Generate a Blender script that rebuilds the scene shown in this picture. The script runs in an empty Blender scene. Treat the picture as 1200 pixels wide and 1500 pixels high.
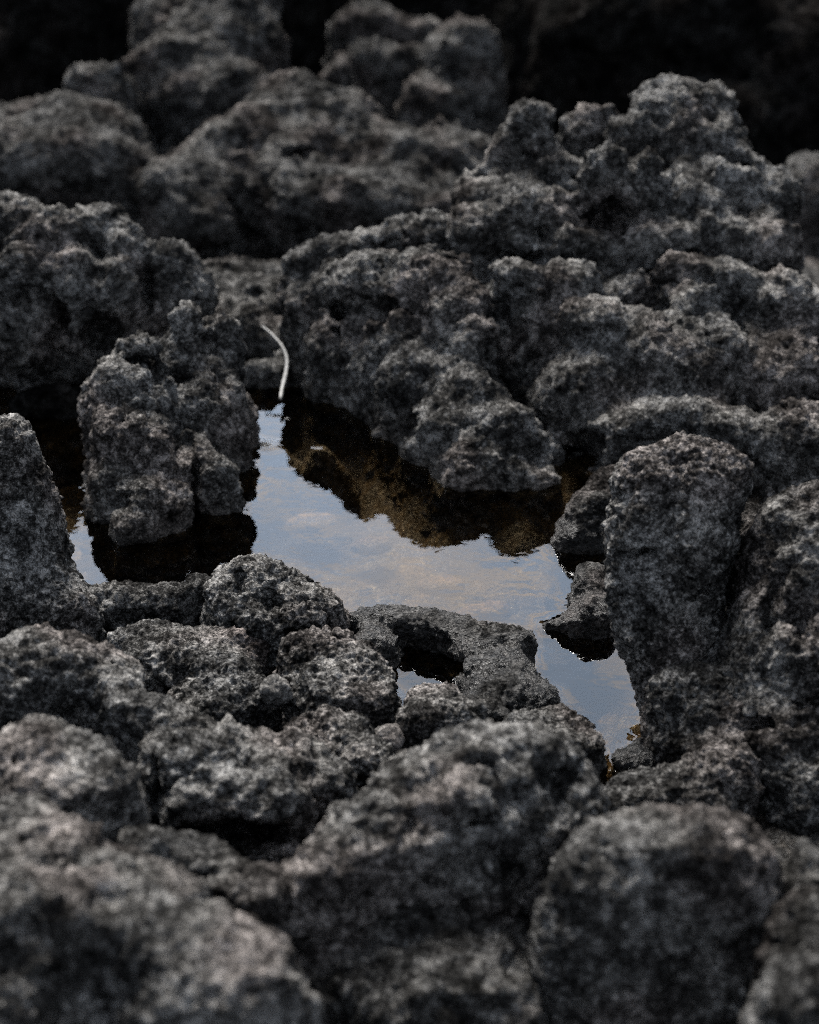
import bpy, math
import numpy as np
import openvdb
from concurrent.futures import ThreadPoolExecutor
from mathutils import Vector, kdtree

# ------------------------------------------------------------------ camera
H = 1.30                      # camera height above the water
PITCH = math.radians(28.0)    # looking down
FPX = 2500.0                  # focal length in photograph pixels (1200 wide)
SC = bpy.context.scene
COL = SC.collection
cam_d = bpy.data.cameras.new('camera')
cam = bpy.data.objects.new('camera', cam_d)
COL.objects.link(cam)
cam.location = (0, 0, H)
cam.rotation_euler = (math.pi / 2 - PITCH, 0, 0)
cam_d.sensor_fit = 'HORIZONTAL'
cam_d.sensor_width = 24.0
cam_d.lens = FPX / 1200 * 24.0
cam_d.clip_start = 0.05
cam_d.clip_end = 500
cam_d.dof.use_dof = True
cam_d.dof.focus_distance = 2.40
cam_d.dof.aperture_fstop = 2.3
cam_d.dof.aperture_blades = 9
SC.camera = cam

# ------------------------------------------------------------------ light
SUN_EL, SUN_AZ = math.radians(53), math.radians(-18)   # azimuth from +Y towards +X
world = bpy.data.worlds.new('World')
SC.world = world
world.use_nodes = True
nt = world.node_tree
nt.nodes.clear()


def N(tree, kind, **kw):
    n = tree.nodes.new(kind)
    for k, v in kw.items():
        if k in n.inputs.keys() if isinstance(k, str) else False:
            n.inputs[k].default_value = v
        else:
            setattr(n, k, v)
    return n


def L(tree, a, b):
    tree.links.new(a, b)


def ramp(tree, fac, stops):
    r = tree.nodes.new('ShaderNodeValToRGB')
    el = r.color_ramp.elements
    while len(el) < len(stops):
        el.new(0.5)
    for e, (p, c) in zip(el, stops):
        e.position = p
        e.color = (c, c, c, 1) if not isinstance(c, tuple) else (*c, 1)
    L(tree, fac, r.inputs['Fac'])
    return r.outputs['Color']


def mixc(tree, fac, a, b, mode='MIX'):
    m = tree.nodes.new('ShaderNodeMix')
    m.data_type = 'RGBA'
    m.blend_type = mode
    for key, v in ((0, fac), (6, a), (7, b)):
        if hasattr(v, 'is_linked'):
            L(tree, v, m.inputs[key])
        elif isinstance(v, tuple):
            m.inputs[key].default_value = (*v, 1)
        else:
            m.inputs[key].default_value = v
    return m.outputs[2]


def math_n(tree, op, a, b=0.0, clamp=False):
    m = tree.nodes.new('ShaderNodeMath')
    m.operation = op
    m.use_clamp = clamp
    for i, v in ((0, a), (1, b)):
        if hasattr(v, 'is_linked'):
            L(tree, v, m.inputs[i])
        else:
            m.inputs[i].default_value = v
    return m.outputs[0]


def noise_n(tree, vec, scale, detail=4.0, rough=0.55, dist=0.0):
    n = tree.nodes.new('ShaderNodeTexNoise')
    n.inputs['Scale'].default_value = scale
    n.inputs['Detail'].default_value = detail
    n.inputs['Roughness'].default_value = rough
    n.inputs['Distortion'].default_value = dist
    L(tree, vec, n.inputs['Vector'])
    return n.outputs['Fac']


sky = N(nt, 'ShaderNodeTexSky', sky_type='NISHITA', sun_disc=False)
sky.sun_elevation = SUN_EL
sky.sun_rotation = SUN_AZ
sky.air_density = 1.0
sky.dust_density = 2.5
sky.ozone_density = 1.0
tc = N(nt, 'ShaderNodeTexCoord')
mp = N(nt, 'ShaderNodeMapping')
mp.inputs['Scale'].default_value = (1.0, 1.0, 3.2)
L(nt, tc.outputs['Generated'], mp.inputs['Vector'])
cl = noise_n(nt, mp.outputs['Vector'], 5.0, 7.0, 0.60, 0.4)
cl2 = noise_n(nt, mp.outputs['Vector'], 17.0, 5.0, 0.55, 0.3)
fac = ramp(nt, math_n(nt, 'ADD', math_n(nt, 'MULTIPLY', cl, 0.6), math_n(nt, 'MULTIPLY', cl2, 0.4)),
           [(0.36, 0.88), (0.52, 0.95), (0.66, 0.99)])
tint = ramp(nt, cl2, [(0.42, (1.35, 1.80, 2.40)), (0.66, (2.8, 2.55, 2.4))])
skyc = mixc(nt, fac, sky.outputs['Color'], tint)
bg = N(nt, 'ShaderNodeBackground')
bg.inputs['Strength'].default_value = 0.05
L(nt, skyc, bg.inputs['Color'])
wo = N(nt, 'ShaderNodeOutputWorld')
L(nt, bg.outputs['Background'], wo.inputs['Surface'])

sun_d = bpy.data.lights.new('sun', 'SUN')
sun_d.energy = 1.5
sun_d.angle = math.radians(22)
sun_d.color = (1.0, 0.97, 0.93)
sun = bpy.data.objects.new('sun', sun_d)
COL.objects.link(sun)
sd = Vector((math.sin(SUN_AZ) * math.cos(SUN_EL), math.cos(SUN_AZ) * math.cos(SUN_EL), math.sin(SUN_EL)))
sun.rotation_euler = sd.to_track_quat('Z', 'Y').to_euler()
sun.location = (0, 0, 6)

SC.view_settings.view_transform = 'Standard'
SC.view_settings.look = 'None'
SC.view_settings.gamma = 1.0
SC.view_settings.exposure = 5.5
SC.render.engine = 'CYCLES'
SC.cycles.max_bounces = 6
SC.cycles.diffuse_bounces = 2
SC.cycles.glossy_bounces = 3
SC.cycles.transparent_max_bounces = 6
SC.cycles.use_denoising = False
SC.cycles.filter_width = 1.1

# ------------------------------------------------------------------ noise
RNG = np.random.default_rng(7)
PERM = RNG.permutation(4096).astype(np.int32)
PERM = np.concatenate([PERM, PERM])
_g = RNG.normal(size=(4096, 3))
GRAD = (_g / np.linalg.norm(_g, axis=1, keepdims=True)).astype(np.float32)
JIT = RNG.random((4096, 3)).astype(np.float32)


def _hash(i, j, k):
    return PERM[(PERM[(PERM[i & 4095] + j) & 4095] + k) & 4095]


def perlin(p):
    pf = np.floor(p)
    ip = pf.astype(np.int32)
    f = (p - pf).astype(np.float32)
    u = f * f * f * (f * (f * 6 - 15) + 10)
    out = np.zeros(len(p), np.float32)
    for dx in (0, 1):
        wx = u[:, 0] if dx else 1 - u[:, 0]
        for dy in (0, 1):
            wy = u[:, 1] if dy else 1 - u[:, 1]
            for dz in (0, 1):
                wz = u[:, 2] if dz else 1 - u[:, 2]
                g = GRAD[_hash(ip[:, 0] + dx, ip[:, 1] + dy, ip[:, 2] + dz)]
                d = g[:, 0] * (f[:, 0] - dx) + g[:, 1] * (f[:, 1] - dy) + g[:, 2] * (f[:, 2] - dz)
                out += wx * wy * wz * d
    return out * 1.5


def worley(p):
    """distance to the nearest of one jittered point per cell (exact up to half a cell)"""
    pf = np.floor(p - 0.5)
    ip = pf.astype(np.int32)
    f = (p - pf).astype(np.float32)
    best = np.full(len(p), 9.0, np.float32)
    for dx in (0, 1):
        for dy in (0, 1):
            for dz in (0, 1):
                o = JIT[_hash(ip[:, 0] + dx, ip[:, 1] + dy, ip[:, 2] + dz)]
                d = (dx + o[:, 0] - f[:, 0]) ** 2 + (dy + o[:, 1] - f[:, 1]) ** 2 + (dz + o[:, 2] - f[:, 2]) ** 2
                np.minimum(best, d, out=best)
    return np.sqrt(best)


POOL_EX = ThreadPoolExecutor(4)


def chunked(fn, p, *args):
    """run fn over slices of p on four threads"""
    p = np.ascontiguousarray(p, np.float32)
    parts = [p[i:i + 12000] for i in range(0, len(p), 12000)]
    res = list(POOL_EX.map(lambda c: fn(c, *args), parts))
    if isinstance(res[0], tuple):
        return tuple(np.concatenate(x) for x in zip(*res))
    return np.concatenate(res)


def _big(p):
    """lumps, folds, hollows and cracks (metres) from hand size down to thumb size"""
    w = np.stack([perlin(p * 6 + 11.3), perlin(p * 6 + 47.1), perlin(p * 6 + 83.9)], 1) * 0.05
    q = p + w
    h = 0.020 * perlin(q * 7.0)
    q = q * np.array([1.0, 1.0, 1.2], np.float32)
    h += 0.028 * (np.minimum(np.abs(perlin(q * 12.0 + 5.0)), 0.5) - 0.2)
    h += 0.021 * (np.minimum(np.abs(perlin(q * 27.0 + 9.0)), 0.5) - 0.2)
    m = np.clip(perlin(p * 9 + 77.0) * 2.2 + 0.3, 0, 1)
    h -= 0.036 * m * np.clip(1 - worley(q * 19.0) / 0.5, 0, 1) ** 0.7
    h -= 0.016 * np.clip(perlin(p * 13 + 31.0) * 2 + 0.4, 0, 1) * np.clip(1 - worley(q * 37.0 + 7.7) / 0.5, 0, 1) ** 0.7
    crack = np.exp(-(perlin(q * 8.0 + 61.0) / 0.035) ** 2)
    h -= 0.018 * crack * np.clip(perlin(p * 5 + 19.0) * 2 + 0.5, 0, 1)
    return h


def _crust(p, fine, pits):
    """crust relief finer than a thumb (metres) and the crust's paleness, wetness and tint noises"""
    w = np.stack([perlin(p * 40 + 11.3), perlin(p * 40 + 47.1), perlin(p * 40 + 83.9)], 1) * 0.010
    q = p + w
    n55 = perlin(q * 55.0 + 3.0)
    h = 0.0075 * n55
    h += 0.0060 * (np.abs(perlin(q * 90.0 + 21.0)) - 0.25)
    lo = perlin(p * 14 + 77.0)
    m = np.clip(lo * 1.8 + 0.6, 0, 1)
    h -= 0.0130 * pits * m * np.clip(1 - worley(q * 58.0) / 0.5, 0, 1) ** 0.8
    n180 = perlin(p * 180.0 + 31.0)
    h += 0.0040 * fine * n180
    h -= 0.0052 * fine * pits * (0.4 + 0.6 * m) * np.clip(1 - worley(p * 140.0 + 5.5) / 0.52, 0, 1)
    pale = 0.5 + 0.35 * perlin(p * 11 + 3.3) + 0.45 * perlin(q * 48.0 + 71.0) + 0.45 * perlin(p * 150.0 + 13.0)
    return h, pale.astype(np.float32), lo, perlin(p * 8.0 + 141.0)


# ------------------------------------------------------------------ pixel -> place
CP, SP = math.cos(PITCH), math.sin(PITCH)
RIGHT = np.array([1.0, 0, 0])
UP = np.array([0, SP, CP])
FWD = np.array([0, CP, -SP])


def at(px, py, Y):
    """point at horizontal distance Y along the photograph's direction; metres per photo pixel there"""
    d = RIGHT * ((px - 600) / FPX) + UP * ((750 - py) / FPX) + FWD
    t = Y / d[1]
    return np.array([0, 0, H]) + d * t, t / FPX


def on_plane(px, py, z=0.0):
    d = RIGHT * ((px - 600) / FPX) + UP * ((750 - py) / FPX) + FWD
    t = (z - H) / d[2]
    return np.array([0, 0, H]) + d * t


# ------------------------------------------------------------------ materials
def rock_material(name, dark, light, warm=0.5, wet_below=0.012, algae=True):
    """lava crust: 'pale', 'damp' and 'tint' are noises stored on the mesh points"""
    m = bpy.data.materials.new(name)
    m.use_nodes = True
    t = m.node_tree
    t.nodes.clear()
    geo = N(t, 'ShaderNodeNewGeometry')
    pos = geo.outputs['Position']

    def attr(n):
        a = N(t, 'ShaderNodeAttribute', attribute_name=n)
        return a.outputs['Fac']
    n3 = noise_n(t, pos, 300.0, 3.0, 0.72)
    pit = noise_n(t, pos, 145.0, 4.0, 0.66, 0.5)
    v = math_n(t, 'ADD', math_n(t, 'MULTIPLY', attr('pale'), 0.55), math_n(t, 'MULTIPLY', math_n(t, 'SUBTRACT', n3, 0.28), 1.15))
    mid = dark + 0.19 * (light - dark)
    base = ramp(t, v, [(0.20, dark), (0.50, mid), (0.74, light), (0.95, light * 1.9)])
    base = mixc(t, 1.0, base, (1.045, 1.0, 0.94), 'MULTIPLY')
    tint = attr('tint')
    base = mixc(t, math_n(t, 'MULTIPLY', ramp(t, tint, [(0.02, 0.0), (0.35, 1.0)]), warm * 0.5), base,
                mixc(t, 1.0, base, (1.22, 0.96, 0.93), 'MULTIPLY'))
    base = mixc(t, ramp(t, math_n(t, 'MULTIPLY', tint, -1.0), [(0.02, 0.0), (0.40, 0.2)]), base,
                mixc(t, 1.0, base, (0.90, 1.0, 1.12), 'MULTIPLY'))
    bump = N(t, 'ShaderNodeBump')
    bump.inputs['Strength'].default_value = 1.0
    bump.inputs['Distance'].default_value = 0.0065
    hgt = math_n(t, 'ADD', ramp(t, pit, [(0.36, 0.0), (0.50, 0.75), (0.75, 1.0)]), math_n(t, 'MULTIPLY', n3, 0.35))
    L(t, hgt, bump.inputs['Height'])
    # wet band at the water's edge
    sx = N(t, 'ShaderNodeSeparateXYZ')
    L(t, pos, sx.inputs[0])
    wz = math_n(t, 'ADD', sx.outputs['Z'], math_n(t, 'MULTIPLY', attr('damp'), 0.03))
    mr = N(t, 'ShaderNodeMapRange')
    mr.inputs['From Min'].default_value = wet_below
    mr.inputs['From Max'].default_value = wet_below - 0.015
    L(t, wz, mr.inputs['Value'])
    wet = math_n(t, 'MULTIPLY', mr.outputs[0], math_n(t, 'LESS_THAN', sx.outputs['Y'], 3.35))
    base = mixc(t, wet, base, mixc(t, 1.0, base, (0.50, 0.48, 0.46), 'MULTIPLY'))
    # brown algae film below the water
    mr2 = N(t, 'ShaderNodeMapRange')
    mr2.inputs['From Min'].default_value = 0.002
    mr2.inputs['From Max'].default_value = -0.02
    L(t, sx.outputs['Z'], mr2.inputs['Value'])
    alg = ramp(t, v, [(0.25, (0.0008, 0.0005, 0.0002)), (0.50, (0.0034, 0.0020, 0.0007)), (0.85, (0.014, 0.0088, 0.0034))])
    base = mixc(t, math_n(t, 'MULTIPLY', mr2.outputs[0], math_n(t, 'LESS_THAN', sx.outputs['Y'], 3.35)), base, alg if algae else mixc(t, 1.0, base, (1.35, 1.0, 0.68), 'MULTIPLY'))
    rough = math_n(t, 'SUBTRACT', 0.9, math_n(t, 'MULTIPLY', wet, 0.50))
    b = N(t, 'ShaderNodeBsdfPrincipled')
    L(t, math_n(t, 'MULTIPLY', wet, 0.05), b.inputs['Specular IOR Level'])
    L(t, base, b.inputs['Base Color'])
    L(t, rough, b.inputs['Roughness'])
    L(t, bump.outputs[0], b.inputs['Normal'])
    o = N(t, 'ShaderNodeOutputMaterial')
    L(t, b.outputs[0], o.inputs['Surface'])
    return m


M_GREY = rock_material('grey_lava', 0.00059, 0.03167)
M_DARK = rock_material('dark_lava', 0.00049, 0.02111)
M_RED = rock_material('reddish_lava', 0.00068, 0.02991, warm=1.0)
M_BLACK = rock_material('shade_black_lava', 0.00020, 0.00308)  # near-black colour stands in for deep shade
M_WET = rock_material('wet_lava', 0.00059, 0.01372, wet_below=0.06)
M_BED = rock_material('pool_bed_lava', 0.0010, 0.015)
M_TAN = rock_material('tan_stone', 0.012, 0.035, algae=False)
M_PALE = rock_material('pale_grey_stone', 0.012, 0.04)


def water_material():
    m = bpy.data.materials.new('still_water')
    m.use_nodes = True
    t = m.node_tree
    t.nodes.clear()
    geo = N(t, 'ShaderNodeNewGeometry')
    nz = noise_n(t, geo.outputs['Position'], 26.0, 2.0, 0.5)
    bump = N(t, 'ShaderNodeBump')
    bump.inputs['Strength'].default_value = 0.06
    bump.inputs['Distance'].default_value = 0.004
    L(t, nz, bump.inputs['Height'])
    fr = N(t, 'ShaderNodeFresnel')
    fr.inputs['IOR'].default_value = 1.333
    L(t, bump.outputs[0], fr.inputs['Normal'])
    tr = N(t, 'ShaderNodeBsdfTransparent')
    tr.inputs['Color'].default_value = (0.70, 0.62, 0.48, 1)
    gl = N(t, 'ShaderNodeBsdfGlossy')
    gl.inputs['Roughness'].default_value = 0.015
    L(t, bump.outputs[0], gl.inputs['Normal'])
    mx = N(t, 'ShaderNodeMixShader')
    L(t, fr.outputs[0], mx.inputs[0])
    L(t, tr.outputs[0], mx.inputs[1])
    L(t, gl.outputs[0], mx.inputs[2])
    o = N(t, 'ShaderNodeOutputMaterial')
    L(t, mx.outputs[0], o.inputs['Surface'])
    return m


M_WATER = water_material()


def plain(name, col, rough=0.8):
    m = bpy.data.materials.new(name)
    m.use_nodes = True
    t = m.node_tree
    b = t.nodes['Principled BSDF']
    geo = N(t, 'ShaderNodeNewGeometry')
    n = noise_n(t, geo.outputs['Position'], 220.0, 4.0, 0.6)
    L(t, mixc(t, n, tuple(c * 0.5 for c in col), tuple(c * 1.4 for c in col)), b.inputs['Base Color'])
    b.inputs['Roughness'].default_value = rough
    return m


M_TWIG = plain('dry_stem', (0.006, 0.0056, 0.0045))

# ------------------------------------------------------------------ ground
POOL_PX = [(-60, 600), (40, 560), (130, 545), (380, 555), (430, 555), (520, 600), (640, 690), (760, 735), (860, 690), (920, 780),
           (950, 900), (975, 1120), (880, 1165), (850, 1110), (760, 1065), (560, 1030), (500, 940), (300, 935),
           (120, 890), (40, 830), (-60, 800)]
POOL = np.array([on_plane(x, y)[:2] for x, y in POOL_PX])


def signed_dist(xy, poly):
    """distance to a polygon, negative inside"""
    x, y = xy[:, 0], xy[:, 1]
    inside = np.zeros(len(xy), bool)
    dist = np.full(len(xy), 1e9)
    n = len(poly)
    for i in range(n):
        a, b = poly[i], poly[(i + 1) % n]
        ab = b - a
        tt = np.clip(((xy - a) @ ab) / (ab @ ab), 0, 1)
        dist = np.minimum(dist, np.linalg.norm(xy - (a + tt[:, None] * ab), axis=1))
        c = (a[1] > y) != (b[1] > y)
        with np.errstate(divide='ignore', invalid='ignore'):
            c &= x < (b[0] - a[0]) * (y - a[1]) / (b[1] - a[1]) + a[0]
        inside ^= c
    return np.where(inside, -dist, dist)


def smooth(a, b, v):
    t = np.clip((v - a) / (b - a), 0, 1)
    return t * t * (3 - 2 * t)


def ground_base(xy):
    sdn = signed_dist(xy, POOL)
    z = -0.13 + 0.125 * smooth(-0.14, 0.06, sdn)
    z -= 0.25 * smooth(3.6, 4.3, xy[:, 1]) * (1 - smooth(9, 14, xy[:, 1]))
    return z


def spaced(lo, hi, step, far, grow=1.22):
    a = list(np.arange(lo, hi, step))
    s, v = step, a[-1]
    while v < far:
        s *= grow
        v += s
        a.append(v)
    s, v = step, a[0]
    while v > -far:
        s *= grow
        v -= s
        a.insert(0, v)
    return np.array(a)


def mesh_object(name, co, faces, mat, origin=None):
    me = bpy.data.meshes.new(name)
    co = np.asarray(co, np.float32)
    if origin is None:
        origin = np.zeros(3)
    co = co - np.asarray(origin, np.float32)
    me.from_pydata(co.tolist(), [], faces.tolist() if hasattr(faces, 'tolist') else faces)
    me.polygons.foreach_set('use_smooth', [True] * len(me.polygons))
    me.materials.append(mat)
    me.update()
    o = bpy.data.objects.new(name, me)
    o.location = tuple(float(v) for v in origin)
    COL.objects.link(o)
    return o


def store(me, pale, damp, tint):
    for n, v in (('pale', pale), ('damp', damp), ('tint', tint)):
        me.attributes.new(n, 'FLOAT', 'POINT').data.foreach_set('value', np.ascontiguousarray(v, np.float32))


def grid_faces(nx, ny):
    i = np.arange(nx * ny).reshape(ny, nx)
    return np.stack([i[:-1, :-1], i[:-1, 1:], i[1:, 1:], i[1:, :-1]], -1).reshape(-1, 4)


gx, gy = spaced(-0.9, 0.9, 0.007, 90), spaced(1.0, 3.4, 0.007, 120)
XX, YY = np.meshgrid(gx, gy)
xy = np.stack([XX.ravel(), YY.ravel()], 1)
gz = ground_base(xy)
near = (np.abs(xy[:, 0]) < 8) & (np.abs(xy[:, 1]) < 16)
p3 = np.column_stack([xy, gz]).astype(np.float32)
hh = np.zeros(len(xy), np.float32)
att = [np.zeros(len(xy), np.float32) for _ in range(3)]
hb = chunked(_big, p3[near])
hc, *aa = chunked(_crust, p3[near], 1.0, 1.0)
hh[near] = 0.55 * hb + 0.6 * hc
for full, part in zip(att, aa):
    full[near] = part
gz = gz + hh
ground = mesh_object('ground', np.column_stack([xy, gz]), grid_faces(len(gx), len(gy)), M_BED)
store(ground.data, *att)
ground['kind'] = 'structure'

# ------------------------------------------------------------------ rocks
WATER_PTS = []
N_TRI = [0]


def keep_largest(v, q):
    lab = np.arange(len(v))
    e = np.concatenate([q[:, [0, 1]], q[:, [1, 2]], q[:, [2, 3]], q[:, [3, 0]]])
    while True:
        m = np.minimum(lab[e[:, 0]], lab[e[:, 1]])
        new = lab.copy()
        np.minimum.at(new, e[:, 0], m)
        np.minimum.at(new, e[:, 1], m)
        new = new[new]
        if (new == lab).all():
            break
        lab = new
    ids, cnt = np.unique(lab, return_counts=True)
    ok = lab == ids[cnt.argmax()]
    remap = np.cumsum(ok) - 1
    return v[ok], remap[q[ok[q[:, 0]]]]


def catmull(v, q):
    """one Catmull-Clark step on a closed all-quad mesh"""
    nv, nq = len(v), len(q)
    fp = v[q].mean(1)
    e = np.stack([q, np.roll(q, -1, 1)], -1).reshape(-1, 2)
    key = np.sort(e, 1)
    key = key[:, 0] * nv + key[:, 1]
    uk, inv, cnt = np.unique(key, return_inverse=True, return_counts=True)
    ne = len(uk)
    ev = np.stack([uk // nv, uk % nv], 1)
    mid = (v[ev[:, 0]] + v[ev[:, 1]]) / 2
    fr = np.repeat(fp, 4, 0)
    fsum = np.stack([np.bincount(inv, fr[:, j], ne) for j in range(3)], 1) / cnt[:, None]
    ep = (mid + fsum) / 2
    val = np.bincount(ev.ravel(), minlength=nv).astype(float)[:, None]
    fc = np.bincount(q.ravel(), minlength=nv).astype(float)[:, None]
    Fa = np.stack([np.bincount(q.ravel(), np.repeat(fp[:, j], 4), nv) for j in range(3)], 1) / fc
    Ra = np.stack([np.bincount(ev.ravel(), np.repeat(mid[:, j], 2), nv) for j in range(3)], 1) / val
    vp = (Fa + 2 * Ra + (val - 3) * v) / val
    ei = inv.reshape(-1, 4) + nv
    fi = np.arange(nq) + nv + ne
    new = np.stack([np.stack([q[:, i], ei[:, i], fi, ei[:, i - 1]], 1) for i in range(4)], 1).reshape(-1, 4)
    return np.concatenate([vp, ep, fp]), new


def quad_mesh(name, co, q):
    me = bpy.data.meshes.new(name)
    me.vertices.add(len(co))
    me.vertices.foreach_set('co', np.ascontiguousarray(co, np.float32).ravel())
    me.loops.add(q.size)
    me.loops.foreach_set('vertex_index', np.ascontiguousarray(q, np.int32).ravel())
    me.polygons.add(len(q))
    me.polygons.foreach_set('loop_start', np.arange(0, q.size, 4, dtype=np.int32))
    me.polygons.foreach_set('use_smooth', np.ones(len(q), bool))
    me.update(calc_edges=True)
    return me


def rock(name, label, blobs, mat=None, k=2.4, amp=1.0, crust=None, fine=1.0, pits=1.0, root=True, blend=0.013, group=None,
         cat='rock', seed=0.0, spread=0.08, floor=-0.05, lean=0.0, holes=()):
    """one rock: lobes given as (px, py, rx, ry, Y[, roll degrees[, depth radius px]]) are fused into one
    solid (a distance field), eroded by lumps, hollows and cracks, then given a porous crust"""
    def lobe(b):
        px, py, rx, ry, Y = b[:5]
        roll = math.radians(b[5]) if len(b) > 5 else 0.0
        rd = b[6] if len(b) > 6 else (rx + ry) / 2
        c, s = at(px, py, Y)
        a1 = RIGHT * math.cos(roll) + UP * math.sin(roll)
        a2 = -RIGHT * math.sin(roll) + UP * math.cos(roll)
        return c, np.stack([a1, a2, FWD]), np.array([rx * s, ry * s, rd * s])
    lobes = [lobe(b) for b in blobs]
    hollow = [lobe(b) for b in holes]
    smin = min(at(*b[:2], b[4])[1] for b in blobs)
    vox = k * smin * 1200 / 819
    rmin = min(l[2].min() for l in lobes)
    lev = 1
    while vox * 2 ** (lev + 1) < min(0.0085, rmin * 0.5) and lev < 3:
        lev += 1
    cv = vox * 2 ** lev
    C = np.array([l[0] for l in lobes])
    R = max(l[2].max() for l in lobes) + 0.05
    lo, hi = C.min(0) - R, C.max(0) + R
    if root:
        lo[2] = floor - 3 * cv
        lo[:2] -= 0.05
        hi[:2] += 0.05
    n = np.ceil((hi - lo) / cv).astype(int) + 1

    def ell(q, A, r):
        l = q @ A.T.astype(np.float32)
        k0 = np.sqrt(((l / r) ** 2).sum(1)) + 1e-6
        k1 = np.sqrt(((l / r ** 2) ** 2).sum(1)) + 1e-6
        return k0 * (k0 - 1) / k1

    def field(p):
        acc = np.zeros(len(p), np.float32)
        for c, A, r in lobes:
            q = p - c.astype(np.float32)
            if root:
                dep = np.maximum(-q[:, 2], 0)
                q[:, 2] = np.maximum(q[:, 2], 0)
                q[:, 1] -= lean * dep
                sc = 1 / (1 + spread * dep / max(r[0], 0.03))
                q[:, 0] *= sc
                q[:, 1] *= sc
            d = ell(q, A, r)
            acc += np.exp(-np.clip(d, -0.10, 0.4) / blend)
        d = -blend * np.log(acc + 1e-30)
        for c, A, r in hollow:
            d = np.maximum(d, -ell(p - c.astype(np.float32), A, r))
        if root:
            d = np.maximum(d, floor - p[:, 2])
        return d.astype(np.float32)
    ns = (n + 2) // 3 + 1
    gs = np.stack(np.meshgrid(*[np.arange(m) for m in ns], indexing='ij'), -1).reshape(-1, 3)
    Ds = chunked(field, gs * (3 * cv) + lo).reshape(ns)
    D = np.repeat(np.repeat(np.repeat(Ds, 3, 0), 3, 1), 3, 2)[1:n[0] + 1, 1:n[1] + 1, 1:n[2] + 1].ravel().copy()
    reach = 0.055 * amp + 0.012
    need = np.abs(D) < reach + 4.5 * cv
    P = np.argwhere(need.reshape(n)) * cv + lo
    Dn = chunked(field, P)
    band = np.abs(Dn) < reach
    Dn[band] -= 0.75 * amp * chunked(_big, P[band] + seed * 3.7)
    D[need] = Dn
    D = D.reshape(n)
    for ax in range(3):                       # closed solid
        for e in (0, -1):
            sl = [slice(None)] * 3
            sl[ax] = e
            D[tuple(sl)] = np.maximum(D[tuple(sl)], cv)
    grid = openvdb.FloatGrid(1.0)
    grid.copyFromArray(D)
    v, q = grid.convertToQuads(0.0)
    v, q = keep_largest(v * cv + lo, q.astype(np.int64)[:, ::-1])
    for _ in range(lev):
        v, q = catmull(v, q)
    co = v.astype(np.float32)
    nv = len(co)
    fn = np.cross(co[q[:, 2]] - co[q[:, 0]], co[q[:, 3]] - co[q[:, 1]])
    no = np.stack([np.bincount(q.ravel(), np.repeat(fn[:, j], 4), nv) for j in range(3)], 1)
    no = (no / (np.linalg.norm(no, axis=1, keepdims=True) + 1e-12)).astype(np.float32)
    h, *att = chunked(_crust, co + seed * 3.7, fine, pits)
    co = co + no * (h * (crust if crust is not None else min(1.0, 0.35 + 0.45 * amp)))[:, None]
    mn, mx = co.min(0), co.max(0)
    org = np.array([(mn[0] + mx[0]) / 2, (mn[1] + mx[1]) / 2, mn[2]], np.float32)
    WATER_PTS.append(co[np.abs(co[:, 2]) < max(0.0022, 0.6 * vox)])
    me = quad_mesh(name, co - org, q)
    me.materials.append(mat or M_GREY)
    store(me, *att)
    me.update()
    N_TRI[0] += 2 * len(me.polygons)
    ob = bpy.data.objects.new(name, me)
    ob.location = tuple(float(x) for x in org)
    COL.objects.link(ob)
    ob['label'] = label
    ob['category'] = cat
    if group:
        ob['group'] = group
    return ob


# --- far behind (black boulders carry the shade in their colour)
rock('dark_boulder', 'boulder coloured shade-black behind the highest lava peak',
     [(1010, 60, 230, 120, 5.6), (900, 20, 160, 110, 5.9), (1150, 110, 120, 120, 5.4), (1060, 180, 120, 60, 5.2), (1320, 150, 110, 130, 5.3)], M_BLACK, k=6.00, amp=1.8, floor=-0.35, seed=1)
rock('dark_boulder', 'boulder coloured shade-black behind the stacked blocks at the back',
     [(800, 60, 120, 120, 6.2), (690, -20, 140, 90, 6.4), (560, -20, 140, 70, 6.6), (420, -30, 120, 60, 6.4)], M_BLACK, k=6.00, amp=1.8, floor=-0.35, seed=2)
rock('dark_boulder', 'added boulder coloured shade-black beside the tall ridge at the back',
     [(60, 30, 150, 110, 5.8), (200, 20, 120, 90, 5.9), (-40, 90, 100, 80, 5.6), (-180, 110, 130, 110, 5.6)], M_BLACK, k=6.00, amp=1.8, floor=-0.35, seed=3)  # added to fill the dark gully, its shade put into the colour
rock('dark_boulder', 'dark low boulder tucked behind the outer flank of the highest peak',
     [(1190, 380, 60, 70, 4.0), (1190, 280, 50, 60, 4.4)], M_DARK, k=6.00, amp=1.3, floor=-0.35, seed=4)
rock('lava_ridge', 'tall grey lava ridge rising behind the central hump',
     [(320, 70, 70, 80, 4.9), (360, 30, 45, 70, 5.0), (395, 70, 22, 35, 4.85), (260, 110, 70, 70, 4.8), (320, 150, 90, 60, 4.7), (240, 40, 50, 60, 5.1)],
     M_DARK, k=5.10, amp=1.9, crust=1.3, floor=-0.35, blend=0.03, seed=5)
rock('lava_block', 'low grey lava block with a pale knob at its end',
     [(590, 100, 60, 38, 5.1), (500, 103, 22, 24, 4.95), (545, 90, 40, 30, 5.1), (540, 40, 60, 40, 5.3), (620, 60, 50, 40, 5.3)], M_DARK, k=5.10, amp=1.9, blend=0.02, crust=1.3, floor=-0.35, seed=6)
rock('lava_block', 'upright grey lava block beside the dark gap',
     [(690, 80, 50, 55, 5.0), (700, 140, 35, 45, 4.95), (660, 110, 45, 50, 5.0), (640, 150, 60, 40, 4.9)], M_DARK, k=5.10, amp=1.9, blend=0.02, crust=1.3, floor=-0.35, seed=7)
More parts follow.
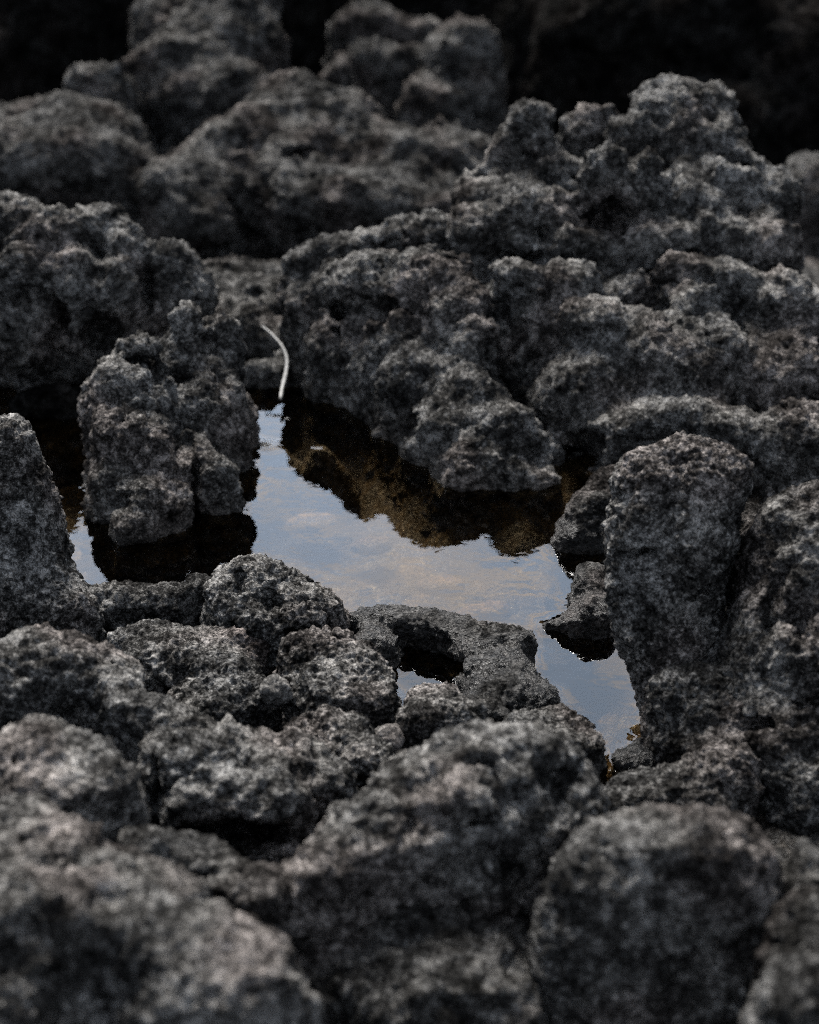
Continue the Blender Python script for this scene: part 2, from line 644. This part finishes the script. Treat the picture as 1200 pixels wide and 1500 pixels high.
rock('lava_hump', 'broad grey lava hump with a steep ridge line behind the saddle',
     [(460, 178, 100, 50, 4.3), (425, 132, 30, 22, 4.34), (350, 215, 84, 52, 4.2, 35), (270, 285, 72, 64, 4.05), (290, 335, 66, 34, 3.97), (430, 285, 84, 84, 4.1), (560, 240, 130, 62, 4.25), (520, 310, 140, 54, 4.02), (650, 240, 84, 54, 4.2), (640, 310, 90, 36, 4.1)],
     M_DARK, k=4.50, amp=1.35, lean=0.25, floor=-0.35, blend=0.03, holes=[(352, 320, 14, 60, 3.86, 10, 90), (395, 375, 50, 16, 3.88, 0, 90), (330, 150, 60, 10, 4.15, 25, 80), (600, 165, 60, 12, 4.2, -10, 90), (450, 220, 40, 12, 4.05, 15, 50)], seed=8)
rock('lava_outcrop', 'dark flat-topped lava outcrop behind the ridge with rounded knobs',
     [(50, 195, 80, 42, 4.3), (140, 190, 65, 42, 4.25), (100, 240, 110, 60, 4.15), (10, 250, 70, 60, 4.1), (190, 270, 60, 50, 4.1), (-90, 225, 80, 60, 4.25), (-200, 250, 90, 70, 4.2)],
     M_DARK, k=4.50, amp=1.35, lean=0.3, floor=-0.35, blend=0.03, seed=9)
rock('lava_stone', 'small pale stone lying on the flat-topped outcrop',
     [(125, 118, 28, 20, 4.6), (170, 118, 28, 22, 4.6), (150, 130, 40, 22, 4.6)], M_GREY, k=4.50, amp=1.5, crust=1.3, floor=-0.35, seed=10)

# --- behind the pool
rock('lava_peak', 'highest craggy lava peak with knobs and hollow shelf above the slab',
     [(985, 165, 60, 48, 3.22), (1040, 160, 38, 40, 3.22), (930, 195, 42, 38, 3.18), (1020, 210, 75, 45, 3.18), (865, 185, 45, 28, 3.28),
      (775, 180, 34, 30, 3.16), (745, 225, 34, 30, 3.14), (800, 250, 65, 40, 3.14), (720, 290, 55, 45, 3.1), (890, 237, 32, 26, 3.02), (950, 245, 22, 26, 3.04),
      (1060, 265, 70, 45, 3.1), (1130, 290, 42, 42, 3.08), (1030, 300, 50, 45, 3.04), (780, 315, 70, 50, 3.03), (870, 310, 90, 50, 3.12),
      (700, 340, 45, 40, 3.02), (840, 365, 110, 40, 3.0), (970, 365, 100, 40, 3.0), (1060, 345, 55, 32, 2.98, -20), (1120, 360, 55, 42, 3.0)],
     M_GREY, k=3.6, amp=1.0, floor=-0.14, blend=0.0085, holes=[(895, 318, 46, 32, 2.98, 0, 60), (985, 243, 44, 9, 3.06, 12, 60), (840, 215, 22, 20, 3.16, 0, 60), (745, 375, 60, 10, 2.94, 0, 60), (955, 405, 24, 18, 2.9, 30, 60), (1085, 225, 34, 9, 3.05, -20, 60), (800, 335, 24, 12, 2.95, 20, 40)], seed=11)
rock('lava_slab', 'wide weathered lava slab sloping below the highest peak down to the pool',
     [(760, 400, 50, 24, 2.86), (830, 405, 50, 30, 2.86), (900, 440, 60, 34, 2.88, 25), (1050, 405, 84, 24, 2.88, -14), (1010, 440, 60, 34, 2.84, 20), (1150, 455, 70, 48, 2.84, -15), (800, 480, 55, 64, 2.84), (900, 495, 100, 48, 2.79, -22), (860, 570, 80, 70, 2.73, 20), (985, 540, 90, 70, 2.73, -30), (1060, 530, 60, 66, 2.74), (1130, 560, 90, 70, 2.73, 20), (950, 622, 100, 38, 2.63, 10, 90), (1060, 635, 90, 36, 2.61, -12, 90), (1165, 640, 66, 56, 2.57, 20), (880, 640, 40, 40, 2.66), (1010, 600, 60, 50, 2.67, 30), (1270, 500, 70, 60, 2.8), (1280, 620, 70, 60, 2.62)],
     M_GREY, k=3.20, amp=0.9, floor=-0.14, blend=0.0085, holes=[(742, 470, 22, 70, 2.74, 12, 90), (965, 440, 20, 30, 2.8, 30, 60), (850, 660, 40, 34, 2.6, 0, 80), (1075, 450, 14, 50, 2.76, 20, 50), (900, 545, 30, 8, 2.64, -15, 30), (1100, 590, 50, 8, 2.6, -8, 40)], seed=12)
rock('lava_ridge', 'knobbly lava ridge running down from the saddle into the pool, its foot wet',
     [(510, 360, 60, 26, 3.06, 12), (590, 340, 50, 22, 3.1), (640, 345, 45, 30, 3.05), (465, 390, 50, 30, 3.05), (630, 410, 62, 50, 2.88), (550, 420, 70, 50, 2.95), (480, 440, 60, 55, 3.02),
      (510, 500, 60, 55, 2.93), (585, 490, 60, 60, 2.85), (665, 450, 48, 48, 2.82), (690, 510, 42, 52, 2.76), (620, 560, 70, 55, 2.76), (560, 560, 40, 45, 2.84),
      (690, 580, 55, 48, 2.7), (660, 630, 75, 50, 2.66), (740, 640, 55, 50, 2.63), (700, 680, 70, 32, 2.58), (790, 670, 40, 42, 2.64), (770, 700, 50, 22, 2.56)],
     M_GREY, k=2.88, amp=0.85, floor=-0.14, blend=0.0085, holes=[(560, 455, 20, 18, 2.84, 0, 40), (730, 520, 20, 40, 2.7, 15, 60), (600, 620, 24, 16, 2.66, 0, 40), (690, 625, 24, 10, 2.6, 10, 40), (500, 470, 16, 30, 2.93, 20, 40), (655, 375, 24, 14, 2.9, -30, 50)], seed=13)
rock('lava_saddle', 'low smooth lava saddle joining two ridges behind the pool',
     [(320, 400, 30, 22, 3.3), (370, 408, 50, 20, 3.32), (430, 410, 40, 20, 3.3), (340, 440, 60, 34, 3.22), (410, 450, 60, 36, 3.22), (400, 500, 50, 36, 3.12), (450, 520, 40, 40, 3.06), (350, 480, 60, 40, 3.15), (385, 545, 40, 24, 2.97), (440, 550, 30, 22, 2.99)],
     M_DARK, k=3.52, amp=0.8, floor=-0.14, seed=14)
rock('lava_ridge', 'grey lava ridge of rounded knobs above dark shadowed hollows',
     [(15, 320, 45, 40, 3.04), (75, 345, 50, 38, 3.0), (150, 335, 50, 34, 3.04), (190, 360, 35, 40, 3.0), (245, 385, 40, 34, 3.02), (275, 420, 34, 40, 3.0),
      (40, 400, 55, 55, 2.95), (110, 410, 50, 55, 2.95), (180, 420, 42, 50, 2.95), (230, 450, 40, 40, 2.98), (30, 480, 50, 60, 2.93), (130, 480, 50, 50, 2.97), (-60, 350, 60, 50, 3.02), (-140, 400, 70, 60, 3.0), (-90, 450, 70, 60, 2.95), (-210, 470, 70, 60, 2.9), (-180, 560, 60, 50, 2.75)],
     M_GREY, k=3.04, amp=0.85, lean=0.55, floor=-0.14, blend=0.0085, holes=[(150, 500, 38, 46, 2.9, 0, 80), (90, 470, 16, 40, 2.88, 10, 60), (215, 420, 14, 40, 2.94, 0, 60), (30, 440, 14, 16, 2.88, 0, 30), (60, 560, 50, 30, 2.86, 0, 80), (140, 400, 16, 14, 2.9, 0, 30)], seed=15)
rock('lava_islet', 'knobbly two-headed lava rock standing in the pool with a reflected foot',
     [(270, 462, 24, 24, 2.67), (322, 486, 28, 26, 2.70), (338, 525, 24, 34, 2.69), (200, 508, 38, 20, 2.60), (248, 522, 34, 26, 2.66), (295, 540, 46, 40, 2.66), (180, 560, 45, 45, 2.56), (150, 590, 32, 40, 2.56), (222, 590, 38, 50, 2.55), (295, 600, 42, 50, 2.58), (335, 580, 26, 36, 2.62), (180, 640, 52, 45, 2.49), (236, 660, 34, 50, 2.47), (275, 665, 34, 40, 2.50), (315, 693, 32, 26, 2.46), (170, 700, 40, 40, 2.45), (213, 730, 38, 32, 2.40), (250, 735, 30, 26, 2.40), (195, 772, 32, 26, 2.36), (150, 730, 26, 24, 2.44)],
     M_GREY, k=2.72, amp=0.62, spread=0.02, floor=-0.14, blend=0.0085, holes=[(305, 500, 18, 26, 2.63, 20, 50), (232, 545, 16, 26, 2.56, -20, 40), (265, 640, 18, 40, 2.46, 15, 40), (175, 735, 26, 12, 2.38, 10, 30), (285, 700, 12, 30, 2.44, 0, 40), (205, 530, 34, 8, 2.57, 0, 40)], seed=16)
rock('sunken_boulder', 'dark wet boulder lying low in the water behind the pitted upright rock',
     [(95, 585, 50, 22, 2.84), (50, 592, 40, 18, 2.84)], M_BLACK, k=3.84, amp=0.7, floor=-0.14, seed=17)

# --- round the pool, in focus
rock('upright_rock', 'pitted upright grey lava rock at the end of the dark ledge',
     [(15, 648, 36, 42, 2.14), (5, 700, 52, 55, 2.13), (20, 740, 30, 50, 2.11), (15, 800, 50, 60, 2.09), (40, 850, 42, 50, 2.07), (90, 890, 45, 34, 2.05), (20, 890, 60, 50, 2.04), (-70, 730, 50, 70, 2.10), (-80, 830, 60, 70, 2.05), (-150, 850, 60, 60, 2.06)],
     M_GREY, k=1.88, amp=0.55, floor=-0.14, fine=1.0, seed=18)
rock('lava_ledge', 'low dark lava ledge along the near bank beside the pyramid-shaped rock',
     [(130, 880, 50, 22, 2.12), (190, 886, 50, 22, 2.12), (250, 884, 50, 26, 2.12), (300, 870, 30, 30, 2.12)], M_DARK, k=1.95, amp=0.5, floor=-0.14, seed=19)
rock('pyramid_rock', 'pyramid-shaped pale-edged lava rock on the near bank of the pool',
     [(365, 845, 38, 34, 2.09), (415, 870, 46, 38, 2.09), (345, 885, 50, 42, 2.06), (455, 900, 40, 40, 2.06), (400, 915, 70, 40, 2.03), (480, 925, 26, 26, 2.05)],
     M_GREY, k=1.72, amp=0.5, floor=-0.14, holes=[(395, 880, 14, 20, 2.03, 30, 30), (350, 850, 8, 20, 2.05, 10, 20), (440, 930, 24, 8, 2.0, -20, 30)], fine=1.3, seed=20)
rock('flat_rock', 'flat eroded lava rock lying in the water with a puddle in its hollow',
     [(550, 915, 45, 24, 2.07), (610, 912, 45, 22, 2.07), (662, 926, 46, 20, 2.05), (710, 948, 45, 24, 2.0), (755, 945, 30, 20, 2.0), (545, 950, 34, 26, 2.0), (722, 985, 50, 30, 1.94), (740, 1020, 55, 28, 1.89), (700, 1045, 42, 22, 1.84), (785, 1025, 24, 8, 1.90)],
     M_WET, k=2.0, amp=0.36, floor=-0.14, holes=[(640, 965, 60, 16, 1.97, -18, 60), (600, 990, 40, 16, 1.93, 0, 50)], seed=21)
rock('knob_rock', 'rounded porous lava knob with a folded tail next to the puddle',
     [(480, 968, 60, 42, 1.93), (440, 972, 28, 36, 1.93), (530, 1000, 46, 48, 1.90), (480, 1020, 56, 44, 1.86), (552, 1040, 30, 44, 1.84), (460, 1080, 40, 34, 1.77), (510, 1085, 36, 36, 1.76), (530, 1115, 44, 30, 1.71), (450, 1120, 40, 30, 1.71)],
     M_GREY, k=1.80, amp=0.48, fine=1.3, seed=22)
rock('reddish_slab', 'reddish-tinged fissured lava slab between the pyramid-shaped rock and the knob',
     [(215, 938, 55, 24, 1.99), (290, 945, 55, 26, 2.0), (350, 960, 50, 30, 1.99), (240, 975, 62, 34, 1.93), (320, 995, 60, 38, 1.91), (375, 1030, 40, 34, 1.87), (300, 1040, 60, 30, 1.85)],
     M_RED, k=1.80, amp=0.48, fine=1.3, seed=23)
rock('small_rock', 'small two-lumped lava rock in front of the flat rock puddle',
     [(635, 1022, 34, 20, 1.85), (612, 1060, 36, 30, 1.79), (655, 1050, 28, 24, 1.80), (690, 1054, 18, 10, 1.80)], M_GREY, k=1.95, amp=0.4, fine=1.3, seed=24)
rock('standing_stone', 'tallest rounded porous stone, standing at the water beside the leaning block',
     [(952, 702, 50, 52, 1.96), (1040, 704, 56, 56, 1.96), (1000, 692, 55, 44, 1.97), (938, 770, 48, 60, 1.94), (1010, 780, 72, 75, 1.94), (945, 840, 56, 60, 1.92), (1000, 870, 58, 80, 1.91), (960, 910, 60, 60, 1.90), (995, 960, 62, 60, 1.88), (985, 1020, 44, 60, 1.86)],
     M_GREY, k=1.60, amp=0.28, crust=0.55, root=False, holes=[(1002, 690, 10, 46, 1.90, -6, 40), (950, 690, 8, 8, 1.90, 0, 20), (925, 812, 50, 5, 1.88, 10, 40), (1045, 860, 40, 8, 1.86, 30, 40)], fine=0.9, seed=25)
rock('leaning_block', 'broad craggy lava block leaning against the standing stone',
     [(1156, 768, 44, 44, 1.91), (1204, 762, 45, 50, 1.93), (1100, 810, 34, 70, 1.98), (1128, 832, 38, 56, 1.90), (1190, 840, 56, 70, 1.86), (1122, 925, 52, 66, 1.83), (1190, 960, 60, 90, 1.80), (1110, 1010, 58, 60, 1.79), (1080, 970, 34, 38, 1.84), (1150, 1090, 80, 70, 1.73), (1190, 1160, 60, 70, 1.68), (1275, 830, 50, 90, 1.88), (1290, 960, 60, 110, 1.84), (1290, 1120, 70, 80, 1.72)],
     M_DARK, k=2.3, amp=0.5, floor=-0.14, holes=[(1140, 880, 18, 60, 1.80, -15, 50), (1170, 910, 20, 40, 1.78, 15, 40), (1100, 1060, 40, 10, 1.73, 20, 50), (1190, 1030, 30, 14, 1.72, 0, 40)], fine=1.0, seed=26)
rock('foot_rock', 'dark folded lava rock at the foot of the standing stone',
     [(995, 1015, 46, 36, 1.80), (1050, 1010, 48, 40, 1.80), (1020, 1075, 56, 44, 1.77), (1090, 1080, 50, 60, 1.75), (1060, 1140, 60, 50, 1.69), (960, 1155, 60, 24, 1.67), (1010, 1175, 60, 30, 1.64), (905, 1180, 40, 18, 1.64)],
     M_DARK, k=1.95, amp=0.45, floor=-0.14, seed=27)
rock('wet_ledge', 'wet grey lava ledge dipping into the pool behind the standing stone',
     [(870, 750, 40, 36, 2.36), (850, 785, 34, 14, 2.33), (900, 720, 40, 40, 2.42)], M_WET, k=2.25, amp=0.4, floor=-0.14, seed=28)
rock('wet_rock', 'wet eroded rock in the water against the standing stone',
     [(865, 860, 26, 34, 2.14), (875, 905, 34, 28, 2.09), (825, 915, 30, 9, 2.09)], M_WET, k=1.95, amp=0.34, floor=-0.14, seed=29)
rock('wet_stone', 'small flat wet stone at the tip of the pool',
     [(928, 1112, 28, 12, 1.765), (946, 1092, 12, 10, 1.79), (955, 1125, 20, 10, 1.76)], M_WET, k=1.95, amp=0.22, floor=-0.14, seed=30)
rock('eroded_rock', 'dark eroded rock edge beside the narrow end of the pool',
     [(800, 1060, 30, 16, 1.82), (835, 1068, 26, 18, 1.81), (862, 1098, 18, 14, 1.765), (820, 1095, 40, 20, 1.75), (770, 1070, 30, 20, 1.79)], M_DARK, k=1.95, amp=0.3, floor=-0.14, seed=31)

# --- foreground
rock('sloping_boulder', 'rounded lava boulder sloping down in front of the reddish slab',
     [(70, 968, 74, 46, 1.77), (145, 1000, 64, 48, 1.76), (20, 1010, 66, 56, 1.73), (200, 1050, 66, 36, 1.70, -25), (275, 1080, 62, 30, 1.68, -20), (-70, 1030, 60, 56, 1.70)],
     M_GREY, k=3.23, amp=0.6, seed=32)
rock('arched_rock', 'arched grey lava rock over a black hollow in front of the knob',
     [(260, 1120, 50, 52, 1.61), (345, 1115, 74, 50, 1.63), (425, 1115, 54, 44, 1.66), (478, 1148, 44, 34, 1.64), (390, 1175, 62, 42, 1.58), (300, 1170, 60, 44, 1.57)],
     M_GREY, k=3.23, amp=0.6, holes=[(330, 1225, 90, 34, 1.54, 0, 80), (228, 1150, 14, 50, 1.56, 0, 60), (385, 1120, 14, 14, 1.58, 0, 30)], seed=33)
rock('blunt_boulder', 'blunt grey boulder with a steep end beside the black hollow',
     [(60, 1100, 64, 46, 1.50), (128, 1148, 70, 50, 1.47), (176, 1180, 32, 44, 1.46), (60, 1170, 76, 50, 1.44)], M_GREY, k=3.42, amp=0.55, seed=34)
rock('low_rock', 'low dark rock below the black hollow',
     [(290, 1258, 55, 34, 1.40), (370, 1305, 64, 38, 1.35), (210, 1240, 40, 30, 1.39)], M_DARK, k=3.80, amp=0.5, seed=35)
rock('pale_topped_boulder', 'large pale-topped lava boulder between the arched rock and the big rounded boulder',
     [(745, 1125, 95, 66, 1.51), (650, 1150, 90, 62, 1.50), (825, 1175, 52, 60, 1.51), (540, 1210, 80, 50, 1.45, 20), (455, 1290, 80, 44, 1.37, 30), (700, 1200, 115, 66, 1.48), (800, 1225, 60, 50, 1.46), (560, 1240, 40, 26, 1.40), (690, 1180, 40, 36, 1.42)],
     M_GREY, k=3.42, amp=0.6, blend=0.016, holes=[(680, 1215, 60, 12, 1.38, 8, 60), (830, 1140, 10, 34, 1.47, -15, 40), (600, 1215, 16, 26, 1.40, 0, 40), (545, 1140, 12, 26, 1.45, 20, 40)], seed=36)
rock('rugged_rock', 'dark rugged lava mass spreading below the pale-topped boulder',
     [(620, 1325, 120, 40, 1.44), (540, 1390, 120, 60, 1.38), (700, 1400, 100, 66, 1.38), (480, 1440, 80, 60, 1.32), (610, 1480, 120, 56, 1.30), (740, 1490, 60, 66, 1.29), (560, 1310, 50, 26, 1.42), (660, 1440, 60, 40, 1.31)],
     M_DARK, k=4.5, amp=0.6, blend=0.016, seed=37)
rock('rounded_boulder', 'big rounded dome-shaped boulder in front of the foot of the leaning block',
     [(990, 1248, 110, 66, 1.34), (900, 1290, 84, 66, 1.33), (1078, 1285, 62, 74, 1.33), (848, 1370, 66, 70, 1.33), (1095, 1370, 50, 70, 1.31), (960, 1370, 110, 90, 1.36)],
     M_GREY, k=4.5, amp=0.55, blend=0.016, holes=[(990, 1270, 30, 10, 1.27, -25, 40), (1095, 1400, 14, 60, 1.18, 0, 60), (870, 1370, 16, 40, 1.20, 15, 40)], seed=38)
rock('squeezed_boulder', 'dark boulder squeezed beside the big rounded foreground boulder',
     [(1190, 1280, 50, 44, 1.33), (1180, 1370, 50, 70, 1.23), (1170, 1470, 60, 70, 1.14), (1230, 1420, 60, 100, 1.18), (1310, 1350, 70, 80, 1.27)], M_DARK, k=4.18, amp=0.5, seed=39)
rock('pale_boulder', 'pale boulder sloping away under the blunt boulder',
     [(10, 1212, 70, 44, 1.36), (80, 1245, 80, 44, 1.33), (170, 1280, 80, 36, 1.30, -20), (260, 1322, 70, 32, 1.27, -25), (0, 1290, 70, 50, 1.27), (-90, 1240, 70, 56, 1.32)], M_GREY, k=3.80, amp=0.5, blend=0.016, seed=40)
rock('hollowed_boulder', 'broad pale boulder with a black hollow in its side below the sloping pale boulder',
     [(40, 1335, 100, 50, 1.21), (160, 1352, 100, 50, 1.21), (280, 1392, 90, 60, 1.19), (370, 1442, 70, 60, 1.17), (410, 1490, 50, 50, 1.15), (270, 1475, 90, 50, 1.15), (20, 1470, 60, 60, 1.14)],
     M_GREY, k=4.5, amp=0.55, blend=0.016, holes=[(120, 1425, 44, 40, 1.06, 0, 70), (190, 1400, 14, 40, 1.08, 10, 50), (350, 1440, 12, 40, 1.08, -15, 40)], seed=41)

# --- small loose stones
rock('pebble', 'small blue-grey angular pebble wedged between reddish slab and knob', [(404, 1016, 15, 19, 1.835, 15), (402, 1008, 11, 10, 1.835, 30)], M_PALE, k=1.2, amp=0.16, fine=0.6, root=False, seed=42, cat='pebble')
rock('pebble', 'smooth grey pebble lying in the dark gap below the small two-lumped rock', [(565, 1085, 17, 14, 1.765, 20), (570, 1082, 12, 11, 1.765)], M_PALE, k=1.2, amp=0.12, fine=0.4, root=False, seed=43, cat='pebble')
rock('emergent_stone', 'flat wet stone just breaking the water beside the two-headed rock', [(385, 657, 32, 7, 2.70), (345, 662, 22, 6, 2.70)], M_WET, k=3.2, amp=0.15, blend=0.006, spread=1.2, floor=-0.14, seed=44, cat='stone')
rock('emergent_stone', 'tiny wet stone alone in the water by the ridge reflection', [(471, 656, 13, 5, 2.69)], M_WET, k=3.2, amp=0.1, blend=0.005, spread=1.2, floor=-0.14, seed=45, cat='stone')

def stem(name, label, pts, r0, r1, mat, sides=8):
    P = [at(*p)[0] for p in pts]
    fine_pts = []
    for i in range(len(P) - 1):
        a, b = P[max(i - 1, 0)], P[i]
        c, d = P[i + 1], P[min(i + 2, len(P) - 1)]
        for t in np.linspace(0, 1, 6, endpoint=False):
            fine_pts.append(0.5 * (2 * b + (c - a) * t + (2 * a - 5 * b + 4 * c - d) * t ** 2 + (3 * b - a - 3 * c + d) * t ** 3))
    fine_pts.append(P[-1])
    Q = np.array(fine_pts)
    n = len(Q)
    vs = []
    for i, c in enumerate(Q):
        tan = Q[min(i + 1, n - 1)] - Q[max(i - 1, 0)]
        tan /= np.linalg.norm(tan)
        u = np.cross(tan, [0.3, 1, 0.2])
        u /= np.linalg.norm(u)
        w = np.cross(tan, u)
        r = (r0 + (r1 - r0) * i / (n - 1)) * (1 + 0.18 * math.sin(i * 2.3)) * (0.35 if i in (0, n - 1) else 1)
        for j in range(sides):
            an = 2 * math.pi * j / sides
            vs.append(c + r * (math.cos(an) * u + 0.7 * math.sin(an) * w))
    fs = [[i * sides + j, i * sides + (j + 1) % sides, (i + 1) * sides + (j + 1) % sides, (i + 1) * sides + j]
          for i in range(n - 1) for j in range(sides)]
    fs += [list(range(sides))[::-1], [(n - 1) * sides + j for j in range(sides)]]
    vs = np.array(vs)
    org = vs[vs[:, 2].argmin()]
    o = mesh_object(name, vs, fs, mat, org)
    o['label'] = label
    o['category'] = 'stem'
    return o


stem('dry_stem', 'dry pale curled plant stem sticking up by the narrow back end of the pool',
     [(384, 478, 3.02), (398, 490, 3.0), (413, 507, 2.97), (420, 525, 2.94), (419, 545, 2.91), (414, 566, 2.88), (411, 585, 2.84)], 0.0026, 0.0045, M_TWIG)
for px, py, rx, ry, ang, lab in (
        (905, 1062, 30, 17, 10, 'tan flat stone under the water, largest beside the foot of the standing stone'),
        (935, 1022, 22, 9, -8, 'narrow tan stone under the water beside the standing stone'),
        (860, 1005, 26, 8, 5, 'thin tan stone under the water off the tip of the flat rock'),
        (450, 770, 34, 13, 0, 'pinkish tan stone under the water beyond the pyramid-shaped rock'),
        (540, 800, 26, 8, 6, 'slim tan stone under the open water in mid-pool'),
        (640, 860, 30, 9, -5, 'slim tan stone under the water behind the flat rock'),
        (700, 900, 36, 10, 8, 'long tan stone under the water behind the flat rock'),
        (120, 822, 22, 8, 20, 'small tan stone under the water behind the dark ledge')):
    Yp = on_plane(px, py, -0.095)[1]
    rock('submerged_stone', lab, [(px, py, rx, ry, Yp, ang, rx * 0.8), (px + rx * 0.6, py - 2, rx * 0.6, ry * 0.8, Yp, ang, rx * 0.6)],
         M_TAN, k=2.2, amp=0.10, crust=0.25, root=False, seed=px * 0.01, cat='stone', group='stones on the pool bed')

# ------------------------------------------------------------------ water
WS = 0.0026
wx, wy_ = np.arange(-0.95, 0.55, WS), np.arange(1.66, 3.12, WS)
WX, WY = np.meshgrid(wx, wy_)
wxy = np.stack([WX.ravel(), WY.ravel()], 1)
inn = signed_dist(wxy, POOL) < 0.10
pts = np.concatenate(WATER_PTS)
pts = pts[(pts[:, 0] > -1) & (pts[:, 0] < 0.6) & (pts[:, 1] > 1.6) & (pts[:, 1] < 3.2)]
_, first = np.unique((pts[:, :2] / 0.0015).astype(int), axis=0, return_index=True)
pts = pts[first]
kd = kdtree.KDTree(len(pts))
for i, c in enumerate(pts.tolist()):
    kd.insert((c[0], c[1], 0), i)
kd.balance()
dd = np.array([kd.find((x, y, 0))[2] for x, y in wxy[inn].tolist()])
wz = np.zeros(len(wxy))
wz[inn] = 0.0020 * np.exp(-dd / 0.0080)
wf = grid_faces(len(wx), len(wy_))
wf = wf[inn[wf].all(1)]
remap = np.cumsum(inn) - 1
water = mesh_object('water', np.column_stack([wxy, wz])[inn], remap[wf], M_WATER)
water['kind'] = 'structure'
